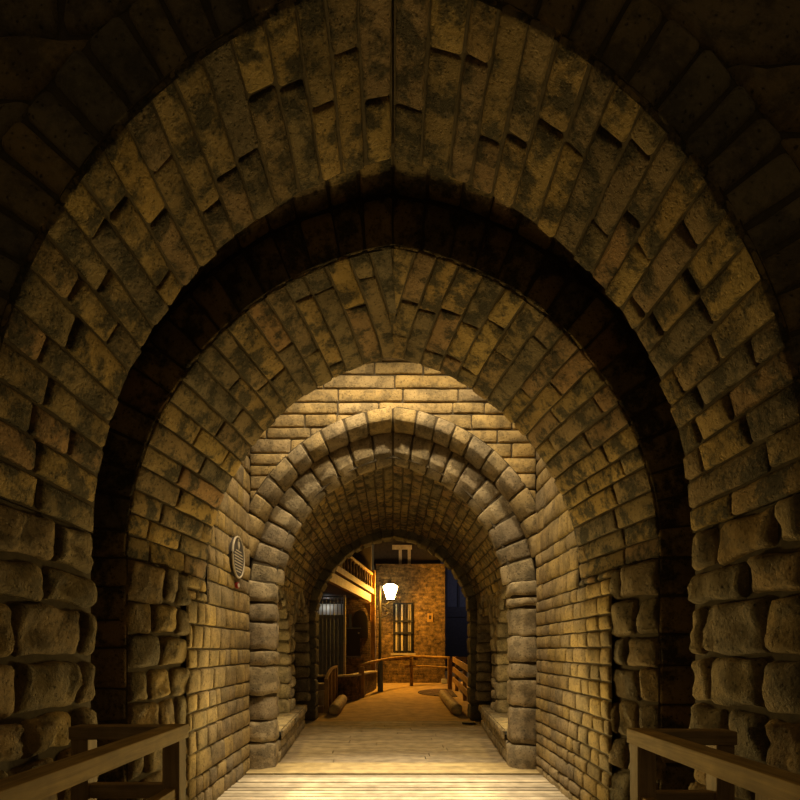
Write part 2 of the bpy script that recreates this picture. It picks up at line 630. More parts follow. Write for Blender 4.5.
def tunnel(arch, side, arch2=None, y0=0, y1=1, off=0.0, ease=2.5):
    def Sf(u, v):
        x, z = arch.xz(u, off)
        if arch2 is not None:
            k = 1 - (1 - np.clip((v - y0) / (y1 - y0), 0, 1)) ** ease
            x2, z2 = arch2.xz(u * 1.0, off)
            x = x * (1 - k) + x2 * k
            z = z * (1 - k) + z2 * k
        return np.stack([side * x, v + 0 * x, z], -1)
    return Sf


def ringface(arch, side, sec):
    """sec: cross-section polyline [(offset, Y)], v = length along it"""
    sec = np.array(sec, float)
    L = np.concatenate([[0], np.cumsum(np.hypot(*np.diff(sec, axis=0).T))])

    def Sf(u, v):
        o = np.interp(v, L, sec[:, 0])
        y = np.interp(v, L, sec[:, 1])
        # continue straight past the ends so that normals stay defined
        x, z = arch.xz(u, o)
        return np.stack([side * x, y, z], -1)
    return Sf, L


def spandrel(arch, Y0, Y1, ztop, xmax, o=0.0, zlow=0.0, name='wall', m=None):
    """solid wall (thickness Y0..Y1) around a pointed opening"""
    bm = bmesh.new()
    us = list(np.linspace(max(zlow, 0.0), arch.zs, 3)) + list(np.linspace(arch.zs, arch.U, 20))[1:]
    rows = []
    for side in (-1, 1):
        inn, out = [], []
        for u in us:
            x, z = arch.xz(u, o)
            inn.append((side * float(x), float(z)))
        n = len(inn)
        # outer line: up the outside then across the top
        for i, (x, z) in enumerate(inn):
            if z < arch.zs + 0.5 * (arch.za - arch.zs):
                out.append((side * xmax, z))
            else:
                out.append((x, ztop))
        # keep the corner
        vi = [[bm.verts.new((p[0], y, p[1])) for p in inn] for y in (Y0, Y1)]
        vo = [[bm.verts.new((p[0], y, p[1])) for p in out] for y in (Y0, Y1)]
        for k in (0, 1):
            for i in range(n - 1):
                if abs(out[i][0]) == xmax and abs(out[i + 1][0]) != xmax:
                    cv = bm.verts.new((side * xmax, (Y0, Y1)[k], ztop))
                    bm.faces.new((vi[k][i], vo[k][i], cv, vo[k][i + 1], vi[k][i + 1]))
                else:
                    bm.faces.new((vi[k][i], vo[k][i], vo[k][i + 1], vi[k][i + 1]))
        for i in range(n - 1):
            bm.faces.new((vi[0][i], vi[1][i], vi[1][i + 1], vi[0][i + 1]))
    bmesh.ops.recalc_face_normals(bm, faces=bm.faces)
    me = bpy.data.meshes.new(name)
    bm.to_mesh(me)
    bm.free()
    me.materials.append(m or M['dark'])
    return struct(link(name, me))


# ================================================================== THE GATEWAY
A1 = Arch(1.78, 2.20, 4.43)     # outer vault
A2a = Arch(1.95, 2.18, 4.45)    # middle vault, camera end
A2b = Arch(1.81, 2.10, 4.33)    # middle vault, far end
A3 = Arch(1.47, 2.25, 3.95)     # inner gate arch
A4 = Arch(1.80, 2.15, 4.06)     # passage vault
A5 = Arch(1.65, 2.10, 3.91)     # far arch
Y_F, Y_1, Y_2, Y_3, Y_G = 2.29, 3.20, 3.90, 5.18, 6.66

ROUGH = dict(depth=0.045, bulge=0.035, r=0.034, rough=0.030, wob=0.03, tilt=0.014, step=0.045, freq=8.0)
VAULT = dict(depth=0.026, bulge=0.010, r=0.018, rough=0.006, wob=0.010, tilt=0.008, step=0.08)
SMALL = dict(depth=0.025, bulge=0.012, r=0.018, rough=0.006, wob=0.007, tilt=0.005, step=0.07)

for side, nm in ((-1, 'left'), (1, 'right')):
    sg = side            # outward-facing normal sign for tunnel surfaces (u up, v along Y)
    # --- outer section
    mz = Masonry(10 + side)
    mz.wall(tunnel(A1, side), sg * -1, -0.9, A1.zs, 0.2, 0.34, Y_F, Y_1, 0.28, 0.62, gap=0.02, **ROUGH)
    struct(mz.build('wall_' + nm, M['rough']), 'rough coursed stone wall of the outer vault, ' + nm + ' side')
    mz = Masonry(20 + side)
    mz.wall(tunnel(A1, side), sg * -1, A1.zs, A1.U, 0.135, 0.185, Y_F, Y_1, 0.28, 0.72, gap=0.012, **dict(VAULT, r=0.018, bulge=0.012, rough=0.008, tilt=0.010))
    struct(mz.build('ceiling', M['vault']), 'outer pointed stone vault, ' + nm + ' half')
    # --- middle section: the face beyond the slot
    mz = Masonry(30 + side)
    Sf, L = ringface(A2a, side, [(0.0, Y_2), (0.37, Y_2), (0.37, Y_1 + 0.1)])
    rws = mz.rows(-0.5, A2a.zs, 0.2, 0.32) + mz.rows(A2a.zs, A2a.U, 0.17, 0.24)[1:]
    mz.wall(Sf, side, 0, 1, 0, 0, 0.0, 0.37, 0.5, 0.6, rows=rws, **VAULT)
    mz.wall(Sf, side, 0, 1, 0, 0, 0.372, L[-1] - 0.002, 0.5, 0.8, rows=rws, **VAULT)
    struct(mz.build('trim_1' if side < 0 else 'trim_2', M['vault']))
    # --- middle section walls and vault
    T2 = tunnel(A2a, side, A2b, Y_2, Y_3, ease=4.0)
    mz = Masonry(40 + side)
    ysplit = 4.66 if side < 0 else 4.40
    mz.wall(T2, -sg, -0.5, A2a.zs, 0.22, 0.33, Y_2, ysplit + 0.06, 0.22, 0.46, gap=0.02, **ROUGH)
    struct(mz.build('wall_' + nm, M['rough']), 'rough bulging stones of the middle wall, ' + nm + ' side')
    mz = Masonry(50 + side)

    def T2w(u, v, side=side):
        return np.stack([side * (1.785 + 0 * u), v + 0 * u, u + 0 * v], -1)
    if side < 0:
        mz.wall(T2w, -sg, -0.2, 1.95, 0.16, 0.24, ysplit, Y_G, 0.16, 0.42, gap=0.012, **SMALL)
    else:
        mz.wall(T2w, -sg, -0.2, 2.1, 0.115, 0.165, ysplit, Y_G, 0.18, 0.40, gap=0.012, **SMALL)
    top = 1.95 if side < 0 else 2.1
    struct(mz.build('wall_' + nm, M['ashlar']), 'small squared stonework of the middle wall, ' + nm + ' side')
    mz = Masonry(60 + side)
    mz.wall(T2, -sg, top, A2a.zs, 0.14, 0.2, ysplit, Y_3, 0.2, 0.5, gap=0.016, **dict(VAULT, bulge=0.03))
    mz.wall(tunnel(A2a, side, A2b, Y_2, Y_3, ease=1.3), -sg, A2a.zs, A2a.U, 0.15, 0.2, Y_2, Y_3, 0.4, 1.1, gap=0.011, **VAULT)
    struct(mz.build('ceiling', M['vault']), 'middle pointed stone vault, ' + nm + ' half')
    # --- open gap: side wall carried up
    mz = Masonry(70 + side)
    mz.wall(T2w, -sg, top, 6.6, 0.16, 0.26, Y_3, Y_G, 0.2, 0.5, gap=0.014, **VAULT)
    struct(mz.build('wall_' + nm, M['ashlar']), 'wall of the open gap before the inner gate, ' + nm + ' side')
    # --- slot side
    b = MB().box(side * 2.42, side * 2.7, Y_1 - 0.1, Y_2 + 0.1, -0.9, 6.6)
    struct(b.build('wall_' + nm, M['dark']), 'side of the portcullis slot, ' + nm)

    # --- front facade beside and over the outer vault
    mz = Masonry(80 + side)

    def FF(u, v, side=side):
        return np.stack([side * v, Y_F + 0 * u + 0 * v, u + 0 * v], -1)
    FO = 0.36
    mz.wall(FF, side, 1.5, 5.6, 0.22, 0.34, lambda z: A1.xat(z, FO) if z < A1.za + FO - 0.02 else 0.02, 3.6, 0.35, 0.8, gap=0.02, **dict(ROUGH, bulge=0.02, step=0.1))
    Sf, L = ringface(A1, side, [(0.0, Y_F), (0.38, Y_F)])
    mz.wall(Sf, side, 0, 1, 0, 0, 0.0, 0.378, 0.5, 0.6, rows=mz.rows(-0.9, A1.zs, 0.22, 0.34) + mz.rows(A1.zs, A1.U, 0.14, 0.19)[1:], gap=0.018, **dict(VAULT, r=0.03, bulge=0.02, rough=0.01))
    struct(mz.build('wall_front', M['rough']), 'outer face of the gatehouse over the arch, ' + nm + ' side')

    # --- inner gate facade above the arch
    mz = Masonry(90 + side)

    def FG(u, v, side=side):
        return np.stack([side * v, Y_G + 0.03 + 0 * u + 0 * v, u + 0 * v], -1)
    mz.wall(FG, side, 2.9, 4.46, 0.13, 0.2, lambda z: A3.xat(z, 0.52), 1.80, 0.35, 0.85, gap=0.012, **dict(SMALL, rough=0.006, wob=0.008))
    if side > 0:
        mz.wall(FG, side, 4.46, 6.6, 0.12, 0.19, -1.80, 1.80, 0.35, 0.95, gap=0.012, **dict(SMALL, rough=0.006, wob=0.008))
    struct(mz.build('wall_back', M['facade']), 'coursed stone face over the inner gate, ' + nm + ' half')
    # --- inner gate: outer order and inner order with jamb
    mz = Masonry(100 + side)
    sec = [(0.60, Y_G), (0.44, Y_G), (0.37, Y_G + 0.09), (0.37, Y_G + 0.30)]
    Sf, L = ringface(A3, side, sec)
    rws = mz.rows(A3.zs + 0.35, A3.U, 0.17, 0.26)
    mz.wall(Sf, -side, 0, 1, 0, 0, 0.0, L[-1] - 0.002, 5, 6, rows=rws, gap=0.016, extra=(L[1] - .004, L[1] + .004, L[2] - .004, L[2] + .004), **dict(VAULT, rough=0.008))
    struct(mz.build('trim_3' if side < 0 else 'trim_4', M['order']))
    mz = Masonry(110 + side)
    sec = [(0.40, Y_G + 0.24), (0.13, Y_G + 0.24), (0.0, Y_G + 0.37), (0.0, Y_G + 0.50)]
    Sf, L = ringface(A3, side, sec)
    rws = mz.rows(A3.zs + 0.1, A3.U, 0.19, 0.28)
    mz.wall(Sf, -side, 0, 1, 0, 0, 0.0, L[-1] - 0.002, 5, 6, rows=rws, gap=0.02, extra=(L[1] - .006, L[1] + .006, L[2] - .006, L[2] + .006), **dict(VAULT, rough=0.010, tilt=0.014, r=0.028))
    struct(mz.build('trim_5' if side < 0 else 'trim_6', M['arch']))
    mz = Masonry(120 + side)
    sec = [(0.36, Y_G), (0.16, Y_G), (0.03, Y_G + 0.13), (0.03, Y_G + 0.36)]
    Sf, L = ringface(A3, side, sec)
    rws = [-0.1, 0.34, 0.62, 0.92, 1.30, 1.50, 1.86, 2.10, 2.36] if side < 0 else [-0.1, 0.30, 0.78, 1.14, 1.34, 1.68, 2.04, 2.18, 2.36]
    mz.wall(Sf, -side, 0, 1, 0, 0, 0.0, L[-1] - 0.002, 5, 6, rows=rws, gap=0.02, extra=(L[1] - .02, L[1] + .02, L[2] - .02, L[2] + .02), **dict(ROUGH, bulge=0.03, rough=0.018, step=0.06, depth=0.035, r=0.03))
    struct(mz.build('trim_7' if side < 0 else 'trim_8', M['arch']))

    # --- passage: blind arcade on the side wall, vault above
    mz = Masonry(130 + side)
    FX = 1.76

    def PB(u, v, side=side):          # recess back
        return np.stack([side * (2.06 + 0 * u), v + 0 * u, u + 0 * v], -1)
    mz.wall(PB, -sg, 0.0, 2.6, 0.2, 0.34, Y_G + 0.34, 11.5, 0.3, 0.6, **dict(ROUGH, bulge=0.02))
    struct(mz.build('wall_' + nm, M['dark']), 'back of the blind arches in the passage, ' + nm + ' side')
    mz = Masonry(140 + side)
    bays = ((7.30, 9.00), (9.50, 11.10))
    for (ya, yb) in bays:
        ym, hw = (ya + yb) / 2, (yb - ya) / 2
        BA = Arch(hw, 1.45, 2.50)
        for sd in (-1, 1):
            def BF(u, v, side=side, sd=sd, BA=BA, ym=ym):
                # v: 0..0.2 face of the ring, then reveal going back into the wall
                o = np.clip(0.20 - v, 0, 1)
                bk = np.clip(v - 0.20, 0, 1)
                x, z = BA.xz(u, o)
                return np.stack([side * (FX + bk), ym + sd * x, z], -1)
            rw = mz.rows(0.42, 1.45, 0.18, 0.3) + mz.rows(1.45, BA.U, 0.18, 0.26)[1:]
            mz.wall(BF, side * sd, 0, 1, 0, 0, 0.0, 0.5, 5, 6, rows=rw, extra=(0.19, 0.21), gap=0.018, **dict(ROUGH, bulge=0.03, rough=0.015))
        # spandrel wall above the ring

        def BW(u, v, side=side):
            return np.stack([side * (FX + 0.02 + 0 * u), v + 0 * u, u + 0 * v], -1)
        for sd in (-1, 1):
            def lo(z, BA=BA, ym=ym, sd=sd, hw=hw):
                x = BA.xat(z, 0.12) if z < BA.za + 0.1 else 0.0
                return ym + x if sd > 0 else ym - hw - 0.25

            def hi(z, BA=BA, ym=ym, sd=sd, hw=hw):
                x = BA.xat(z, 0.12) if z < BA.za + 0.1 else 0.0
                return ym + hw + 0.25 if sd > 0 else ym - x
            mz.wall(BW, -sg, 1.5, 2.75, 0.16, 0.24, lo, hi, 0.25, 0.5, **VAULT)
    struct(mz.build('trim_9' if side < 0 else 'trim_10', M['arch']))
    mz = Masonry(150 + side)
    mz.wall(tunnel(A4, side), -sg, A4.zs, A4.U, 0.13, 0.18, Y_G + 0.4, 11.5, 0.3, 0.8, gap=0.015, **dict(VAULT, step=0.12))
    struct(mz.build('ceiling', M['vault']), 'vault of the passage beyond the inner gate, ' + nm + ' half')
    # --- far arch
    mz = Masonry(160 + side)
    sec = [(0.45, 11.30), (0.0, 11.30), (0.0, 11.76)]
    Sf, L = ringface(A5, side, sec)
    rws = mz.rows(0.0, A5.zs, 0.25, 0.4) + mz.rows(A5.zs, A5.U, 0.2, 0.3)[1:]
    mz.wall(Sf, -side, 0, 1, 0, 0, 0.0, L[-1] - 0.002, 5, 6, rows=rws, extra=(L[1] - .01, L[1] + .01), **dict(ROUGH, bulge=0.02, rough=0.015))
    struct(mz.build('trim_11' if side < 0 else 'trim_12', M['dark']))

# solid masonry behind the vault skins
spandrel(A1, Y_F + 0.1, Y_1 - 0.002, 6.6, 3.6, o=0.07, name='wall_front')
spandrel(A2a, Y_2 + 0.05, Y_3, 6.6, 3.6, o=0.07, name='wall_back')
spandrel(A3, Y_G + 0.30, Y_G + 0.37, 6.6, 3.6, o=0.06, name='wall_back')
spandrel(A5, 11.42, 11.74, 6.6, 3.6, o=0.05, name='wall_back')

# ------------------------------------------------------------------ floor
rg = random.Random(5)
fb = bmesh.new()


def plank(bm, x0, x1, y0, y1, z, t=0.05):
    m = Matrix.Translation(((x0 + x1) / 2, (y0 + y1) / 2, z - t / 2)) @ Matrix.Diagonal((x1 - x0, y1 - y0, t, 1))
    r = bmesh.ops.create_cube(bm, size=1, matrix=m)
    es = set()
    for v in r['verts']:
        es.update(v.link_edges)
    bmesh.ops.bevel(bm, geom=list(es), offset=0.006, segments=1, affect='EDGES')


def planks(name, y0, y1, wd, hx, m, gap=0.012, z=0.0, split=False, dz=0.003):
    bm = bmesh.new()
    y = y0
    while y < y1 - 0.02:
        e = min(y + wd - gap, y1)
        h = hx(y) if callable(hx) else hx
        zz = z + rg.uniform(-dz, dz)
        if split:
            c = rg.uniform(-0.9, 0.9)
            plank(bm, -h, c - 0.004, y, e, zz)
            plank(bm, c + 0.004, h, y, e, z + rg.uniform(-dz, dz))
        else:
            plank(bm, -h, h, y, e, zz)
        y += wd
    me = bpy.data.meshes.new(name)
    bm.to_mesh(me)
    bm.free()
    me.materials.append(m)
    return struct(link(name, me))


planks('floor', 0.3, 6.44, 0.118, lambda y: 1.27 if y < 2.9 else 1.9, M['deck'], gap=0.024, dz=0.006)
planks('floor', 6.46, 7.06, 0.19, 1.9, M['beam'], gap=0.008, z=0.012)
planks('floor', 7.07, 11.2, 0.22, 2.0, M['deckold'], gap=0.006, z=0.006, split=True, dz=0.004)
struct(MB().box(-2.6, 2.6, 0.0, 12.0, -1.2, -0.9).build('ground', M['earth']))


def gz(y):
    return 0.0 if y < 12.5 else 0.30 * min(1.6, (y - 12.5) / 7.0)


bm = bmesh.new()
gr = []
for i in range(25):
    y = 11.15 + i * 0.75
    gr.append([bm.verts.new((x, y, gz(y) + (0.012 * mnoise.noise(Vector((x, y, 3))) if y > 11.5 else 0))) for x in (-9, -5, -2.5, -1.5, -0.7, 0, 0.7, 1.5, 2.5, 5, 9)])
for a, b in zip(gr, gr[1:]):
    for k in range(len(a) - 1):
        bm.faces.new((a[k], a[k + 1], b[k + 1], b[k]))
me = bpy.data.meshes.new('pavement')
bm.to_mesh(me)
bm.free()
me.materials.append(M['tarmac'])
struct(link('pavement', me))

# ------------------------------------------------------------------ stone benches along the passage
for side, nm in ((-1, 'left'), (1, 'right')):
    t = thing('stone_bench', 'long low stone bench along the %s passage wall under the blind arches' % nm, 'bench', (side * 1.75, 8.7, 0))
    mz = Masonry(200 + side)

    def fx(y):
        return 1.50 + 0.22 * (y - 7.3) / 3.2

    def BFr(u, v, side=side):
        return np.stack([side * (1.52 + 0.20 * (v - 7.35) / 3.1 + 0 * u), v + 0 * u, u + 0 * v], -1)

    def BTp(u, v, side=side):
        return np.stack([side * (1.47 + 0.20 * (v - 7.35) / 3.1 + u), v + 0 * u, 0.44 + 0 * u + 0 * v], -1)
    mz.wall(BFr, -side, 0.0, 0.31, 0.14, 0.17, 7.06, 10.4, 0.35, 0.7, **VAULT)
    mz.build('bench_front', M['arch'], parent=t)
    mz = Masonry(210 + side)
    mz.wall(BTp, -side, 0.0, 0.45, 0.58, 0.62, 7.06, 10.4, 0.6, 0.9, rows=[0.0, 0.45], **dict(VAULT, rough=0.012, r=0.03))

    def BLip(u, v, side=side):
        return np.stack([side * (1.475 + 0.20 * (v - 7.35) / 3.1 + 0 * u), v + 0 * u, u + 0 * v], -1)
    mz.wall(BLip, -side, 0.30, 0.45, 0.14, 0.16, 7.06, 10.4, 0.6, 0.9, rows=[0.30, 0.45], **dict(VAULT, rough=0.012, r=0.03))
    mz.build('bench_top', M['arch'], parent=t)


# ------------------------------------------------------------------ near railings
def near_rail(side, X, ye, label, xw):
    s = side
    t = thing('wooden_railing', label, 'railing', (s * X, ye, 0), 'wooden railings either side of the bridge')
    MB().box(s * (X + 0.055), s * (X - 0.055), 0.35, ye + 0.03, 1.025, 1.10, bev=0.006).build('top_rail', M['railY'], t)
    MB().box(s * (X + 0.03), s * (X - 0.03), 0.35, ye - 0.05, 0.69, 0.775, bev=0.005).build('lower_rail', M['railY'], t)
    MB().box(s * (X + 0.0555), s * (xw - 0.003), ye - 0.085, ye + 0.025, 1.03, 1.098, bev=0.006).build('return_rail', M['railX'], t)
    MB().box(s * (X + 0.046), s * (xw - 0.075), ye - 0.055, ye + 0.005, 0.715, 0.79, bev=0.005).build('lower_return_rail', M['railX'], t)
    MB().box(s * (X + 0.045), s * (X - 0.045), ye - 0.075, ye + 0.015, -0.25, 1.024, bev=0.005).build('post', M['railZ'], t)
    MB().box(s * (xw - 0.10), s * (xw - 0.01), ye - 0.075, ye + 0.015, -0.9, 1.029, bev=0.005).build('post', M['railZ'], t)
    for y in (1.85, 0.8):
        MB().box(s * (X + 0.12), s * (X + 0.031), y - 0.045, y + 0.045, -0.25, 1.0245, bev=0.005).build('post', M['railZ'], t)
    return t


near_rail(-1, 1.165, 2.87, 'brown wooden railing at the lower left corner of the bridge deck', 1.70)
near_rail(1, 1.255, 2.71, 'brown wooden railing at the lower right corner of the bridge deck', 1.70)

# ------------------------------------------------------------------ plaque on the left wall
Xw = -1.785
t = thing('wall_plaque', 'dark oval plaque with pale rim and lettering on the left wall', 'plaque', (Xw + 0.015, 6.02, 2.55))
ca, sa = 0.225, 0.235


def oval(k, x, n=40):
    return [(x, 6.02 + ca * k * math.cos(2 * math.pi * i / n), 2.545 + sa * k * math.sin(2 * math.pi * i / n)) for i in range(n)]


MB().prism(oval(0.95, Xw - 0.02), (0.062, 0, 0)).build('plate', M['plaque'], t)
pts = oval(0.97, Xw + 0.04)
MB().tube(pts + pts[:1], 0.012, close=False).build('rim', M['plaquerim'], t, smooth=True)
for k in range(8):
    z = 2.615 - k * 0.033
    hwid = (0.10, 0.15, 0.165, 0.15, 0.16, 0.14, 0.13, 0.09)[k]
    MB().box(Xw + 0.0415, Xw + 0.0455, 6.02 - hwid, 6.02 + hwid, z - 0.0055, z + 0.0055).build('text_line', M['plaquerim'], t)
b = MB()
b.prism([(Xw + 0.0415, 6.02 + dy, 2.675 + dz) for dy, dz in ((-.035, .045), (.035, .045), (.035, 0), (0, -.045), (-.035, 0))], (0.006, 0, 0))
b.cyl((Xw + 0.0415, 6.02, 2.738), (Xw + 0.047, 6.02, 2.738), 0.014)
b.build('emblem', M['plaquerim'], t)
t = thing('small_sign', 'tiny red rimmed oval sign just below the dark oval plaque', 'sign', (Xw, 6.05, 2.23))
MB().prism([(Xw - 0.02, 6.06 + 0.045 * math.cos(a * R(15)), 2.235 + 0.035 * math.sin(a * R(15))) for a in range(24)], (0.05, 0, 0)).build('rim', M['red'], t)
MB().prism([(Xw + 0.0305, 6.06 + 0.034 * math.cos(a * R(15)), 2.235 + 0.023 * math.sin(a * R(15))) for a in range(24)], (0.004, 0, 0)).build('face', M['white'], t)

# ================================================================== THE STREET BEYOND
# logs edging the path
for side, nm, X0, X1, y0, y1 in ((-1, 'left', -1.35, -1.34, 12.05, 14.25), (1, 'right', 1.47, 1.42, 12.0, 15.4)):
    b = MB()
    n = 10
    b.tube([(X0 + (X1 - X0) * k / n, y0 + (y1 - y0) * k / n, 0.13 + gz(y0 + (y1 - y0) * k / n)) for k in range(n + 1)],
           [0.09] + [0.14] * (n - 1) + [0.10], seg=14)
    tag(b.build('log_kerb', M['log'], None, smooth=True), 'rounded log edging the %s side of the path beyond the far arch' % nm, 'kerb', 'logs edging the path')

# left fence above the steps
t = thing('stair_railing', 'short wooden railing with bent handrail above the steps by the left far jamb', 'railing', (-1.56, 13.2, 0))
pr = [(-1.58, 12.5, 0.80), (-1.57, 12.75, 0.88), (-1.56, 13.1, 0.98), (-1.54, 13.5, 1.04), (-1.52, 14.3, 1.06)]
b = MB()
for p, q in zip(pr, pr[1:]):
    b.bar(p, q, 0.07, 0.06, bev=0.008)
b.build('handrail', M['timber'], t)
for p in ((-1.575, 12.62, 0.82), (-1.555, 13.2, 0.97), (-1.535, 13.75, 1.02), (-1.522, 14.25, 1.03)):
    MB().box(p[0] - 0.045, p[0] + 0.045, p[1] - 0.05, p[1] + 0.05, 0.0, p[2], bev=0.006).build('post', M['timberZ'], t)

# steps behind it
t = thing('stone_steps', 'dim stone steps rising behind the short wooden railing on the left', 'steps', (-2.2, 13.4, 0))
for k in range(4):
    MB().box(-2.7, -1.66, 12.7 + k * 0.32, 13.015 + k * 0.32 if k < 3 else 14.2, 0, 0.16 * (k + 1), bev=0.01).build('step', M['coping'], t)

# low curved wall
t = thing('low_wall', 'low dark brick wall with a pale coping below the barred gate', 'wall', (-1.2, 15.5, 0))
line = [(-2.7, 14.7), (-1.75, 14.45), (-1.38, 14.5), (-1.12, 14.9), (-1.0, 15.6), (-0.88, 16.4), (-0.72, 17.2), (-0.66, 17.7)]


def strip(line, wdt, z0, z1):
    bm = MB()
    L, Rr = [], []
    for i, p in enumerate(line):
        a = Vector(line[max(0, i - 1)])
        c = Vector(line[min(len(line) - 1, i + 1)])
        d = (c - a).normalized()
        n = Vector((-d.y, d.x)) * wdt / 2
        L.append((p[0] + n.x, p[1] + n.y))
        Rr.append((p[0] - n.x, p[1] - n.y))
    vv = [[bm.bm.verts.new((q[0], q[1], z)) for q in s] for s in (L, Rr) for z in (z0, z1)]
    for i in range(len(line) - 1):
        for a, b_ in ((0, 1), (2, 3), (0, 2), (1, 3)):
            bm.bm.faces.new((vv[a][i], vv[a][i + 1], vv[b_][i + 1], vv[b_][i]))
    for i in (0, -1):
        bm.bm.faces.new((vv[0][i], vv[1][i], vv[3][i], vv[2][i]))
    return bm


strip(line, 0.22, 0.0, 0.77).build('brickwork', M['brickdark'], t)
strip(line, 0.28, 0.771, 0.82).build('coping', M['coping'], t)

# curved handrail
t = thing('curved_handrail', 'thin wooden handrail curving round the bend in the path', 'handrail', (0.4, 17.5, 0))
ctrl = [(-0.98, 15.3, 1.04), (-0.72, 16.1, 1.12), (-0.40, 16.9, 1.18), (0.0, 17.7, 1.235), (0.4, 18.3, 1.265), (0.75, 18.6, 1.275), (1.2, 18.55, 1.27), (1.6, 18.1, 1.26), (1.86, 17.45, 1.25)]
b = MB()
b.tube(ctrl, 0.042, seg=10)
b.build('rail', M['timber'], t, smooth=True)
b = MB()
b.tube([(x, y, z - 0.33) for x, y, z in ctrl[4:]], 0.03, seg=8)
b.build('lower_rail', M['timber'], t, smooth=True)
MB().box(-0.99, -0.83, 15.35, 15.47, gz(15.4), 1.02, bev=0.01).build('post', M['timberZ'], t)
MB().cyl((-0.40, 16.9, gz(16.9)), (-0.40, 16.9, 1.15), 0.085).build('post', M['greyiron'], t, smooth=False)
MB().box(0.58, 0.70, 18.45, 18.57, gz(18.5), 1.24, bev=0.01).build('post', M['timberZ'], t)
MB().box(1.79, 1.93, 17.38, 17.52, gz(17.4), 1.23, bev=0.01).build('post', M['timberZ'], t)

# right plank fence running towards the arch
t = thing('plank_fence', 'three plank wooden fence on the right beyond the far arch', 'fence', (1.85, 15, 0))
for k, z in enumerate((1.00, 0.68, 0.36)):
    MB().bar((1.95, 17.3, z + 0.20), (1.86, 12.1, z - 0.02), 0.04, 0.17, bev=0.006).build('plank', M['timber'], t)
for y, x in ((12.4, 1.92), (14.8, 1.96), (17.0, 2.0)):
    MB().box(x - 0.02, x + 0.08, y - 0.05, y + 0.05, gz(y) - 0.02, 1.12 + gz(y) * 0.9, bev=0.006).build('post', M['timberZ'], t)
b = MB()
b.bar((1.97, 17.62, 1.22), (3.6, 17.62, 1.22), 0.05, 0.10, bev=0.006)
b.bar((1.97, 17.62, 0.9), (3.6, 17.62, 0.9), 0.05, 0.10, bev=0.006)
b.bar((2.75, 17.70, 0.15), (2.75, 17.70, 1.26), 0.09, 0.09)
tag(b.build('rear_fence', M['railX']), 'far horizontal rail fence standing behind the plank fence', 'fence')

# cobbled patch
b = MB()
poly = [(1.72 + 0.95 * math.cos(R(a)), 16.55 + 0.95 * math.sin(R(a)), 0) for a in range(80, 281, 10)]
b.prism([(x, y, gz(y) - 0.02) for x, y, z in poly], (0, 0, 0.04))
tag(b.build('cobbled_patch', M['brickdark']), 'half round cobbled patch set into the path by the plank fence', 'paving')

# loose dark stone on the floor near the right bench
b = MB()
b.prism([(1.53 + 0.13 * math.cos(R(a)) * (1 + 0.2 * math.sin(3 * R(a))), 10.75 + 0.09 * math.sin(R(a)), 0.011) for a in range(0, 360, 30)], (0, 0, 0.03))
tag(b.build('loose_slate', M['iron']), 'dark flat scrap lying on the floor past the right bench', 'debris')

# ------------------------------------------------------------------ brick house
hx0, hx1, hy = -0.62, 1.90, 19.5
t = thing('brick_house', 'rubble brick house lit orange by the lantern, facing the passage', 'house', (0.6, hy, 0.3))
MB().box(hx0, hx1, hy, hy + 3.5, 0.0, 4.65).build('wall', M['brick'], t)
MB().box(hx0 - 0.1, hx1 - 0.15, hy + 0.25, hy + 3.3, 4.652, 8.2).build('upper_wall', M['darkwood'], t)
wf = MB()
wx0, wx1, wz0, wz1 = 0.0, 0.74, 1.42, 3.22
wf.box(wx0, wx1, hy - 0.06, hy + 0.04, wz1 - 0.06, wz1)
wf.box(wx0, wx1, hy - 0.06, hy + 0.04, wz0, wz0 + 0.06)
wf.box(wx0, wx0 + 0.05, hy - 0.06, hy + 0.04, wz0 + 0.06, wz1 - 0.06)
wf.box(wx1 - 0.05, wx1, hy - 0.06, hy + 0.04, wz0 + 0.06, wz1 - 0.06)
wf = wf.build('window', M['iron'], t)
MB().box(wx0 + 0.05, wx1 - 0.05, hy - 0.02, hy - 0.004, wz0 + 0.06, wz1 - 0.06).build('pane', M['door'], wf)
for x in (wx0 + 0.14, wx0 + 0.34, wx0 + 0.60):
    MB().box(x - 0.045, x + 0.045, hy - 0.05, hy - 0.021, wz0 + 0.06, wz1 - 0.06).build('curtain', M['coping'], wf)
for k in range(7):
    x = wx0 + 0.05 + k * (wx1 - wx0 - 0.1) / 6
    MB().cyl((x, hy - 0.09, wz0 - 0.03), (x, hy - 0.09, wz1), 0.013, seg=6).build('bar', M['iron'], wf)
for z in (2.12, 2.55):
    MB().box(wx0 + 0.01, wx1 - 0.01, hy - 0.105, hy - 0.075, z - 0.03, z + 0.03).build('cross_bar', M['iron'], wf)
MB().box(wx0 - 0.08, wx1 + 0.08, hy - 0.12, hy, wz0 - 0.10, wz0 - 0.035).build('window_sill', M['coping'], t)
# pale casement high in the dark upper wall
uf = MB()
Yu = hy + 0.19
uf.box(-0.03, 0.70, Yu, Yu + 0.06, 5.22, 5.38)
for x in (0.27, 0.60):
    uf.box(x - 0.055, x + 0.055, Yu, Yu + 0.06, 4.655, 5.215)
uf.build('upper_window_frame', M['coping'], t)
# notice on the brick wall
tg_ = thing('wall_notice', 'small pale square notice on the brick wall right of the barred window', 'sign', (1.36, hy - 0.02, 2.68))
MB().box(1.25, 1.46, hy - 0.035, hy - 0.001, 2.52, 2.84, bev=0.004).build('board', M['timberZ'], tg_)
MB().box(1.31, 1.40, hy - 0.04, hy - 0.0355, 2.62, 2.76).build('emblem', M['darkwood'], tg_)
# small pale box at the foot of the wall
tag(MB().box(1.75, 1.93, hy - 0.4, hy - 0.15, 0.30, 0.46, bev=0.01).build('small_box', M['white']), 'small pale box on the ground at the brick house corner', 'box')

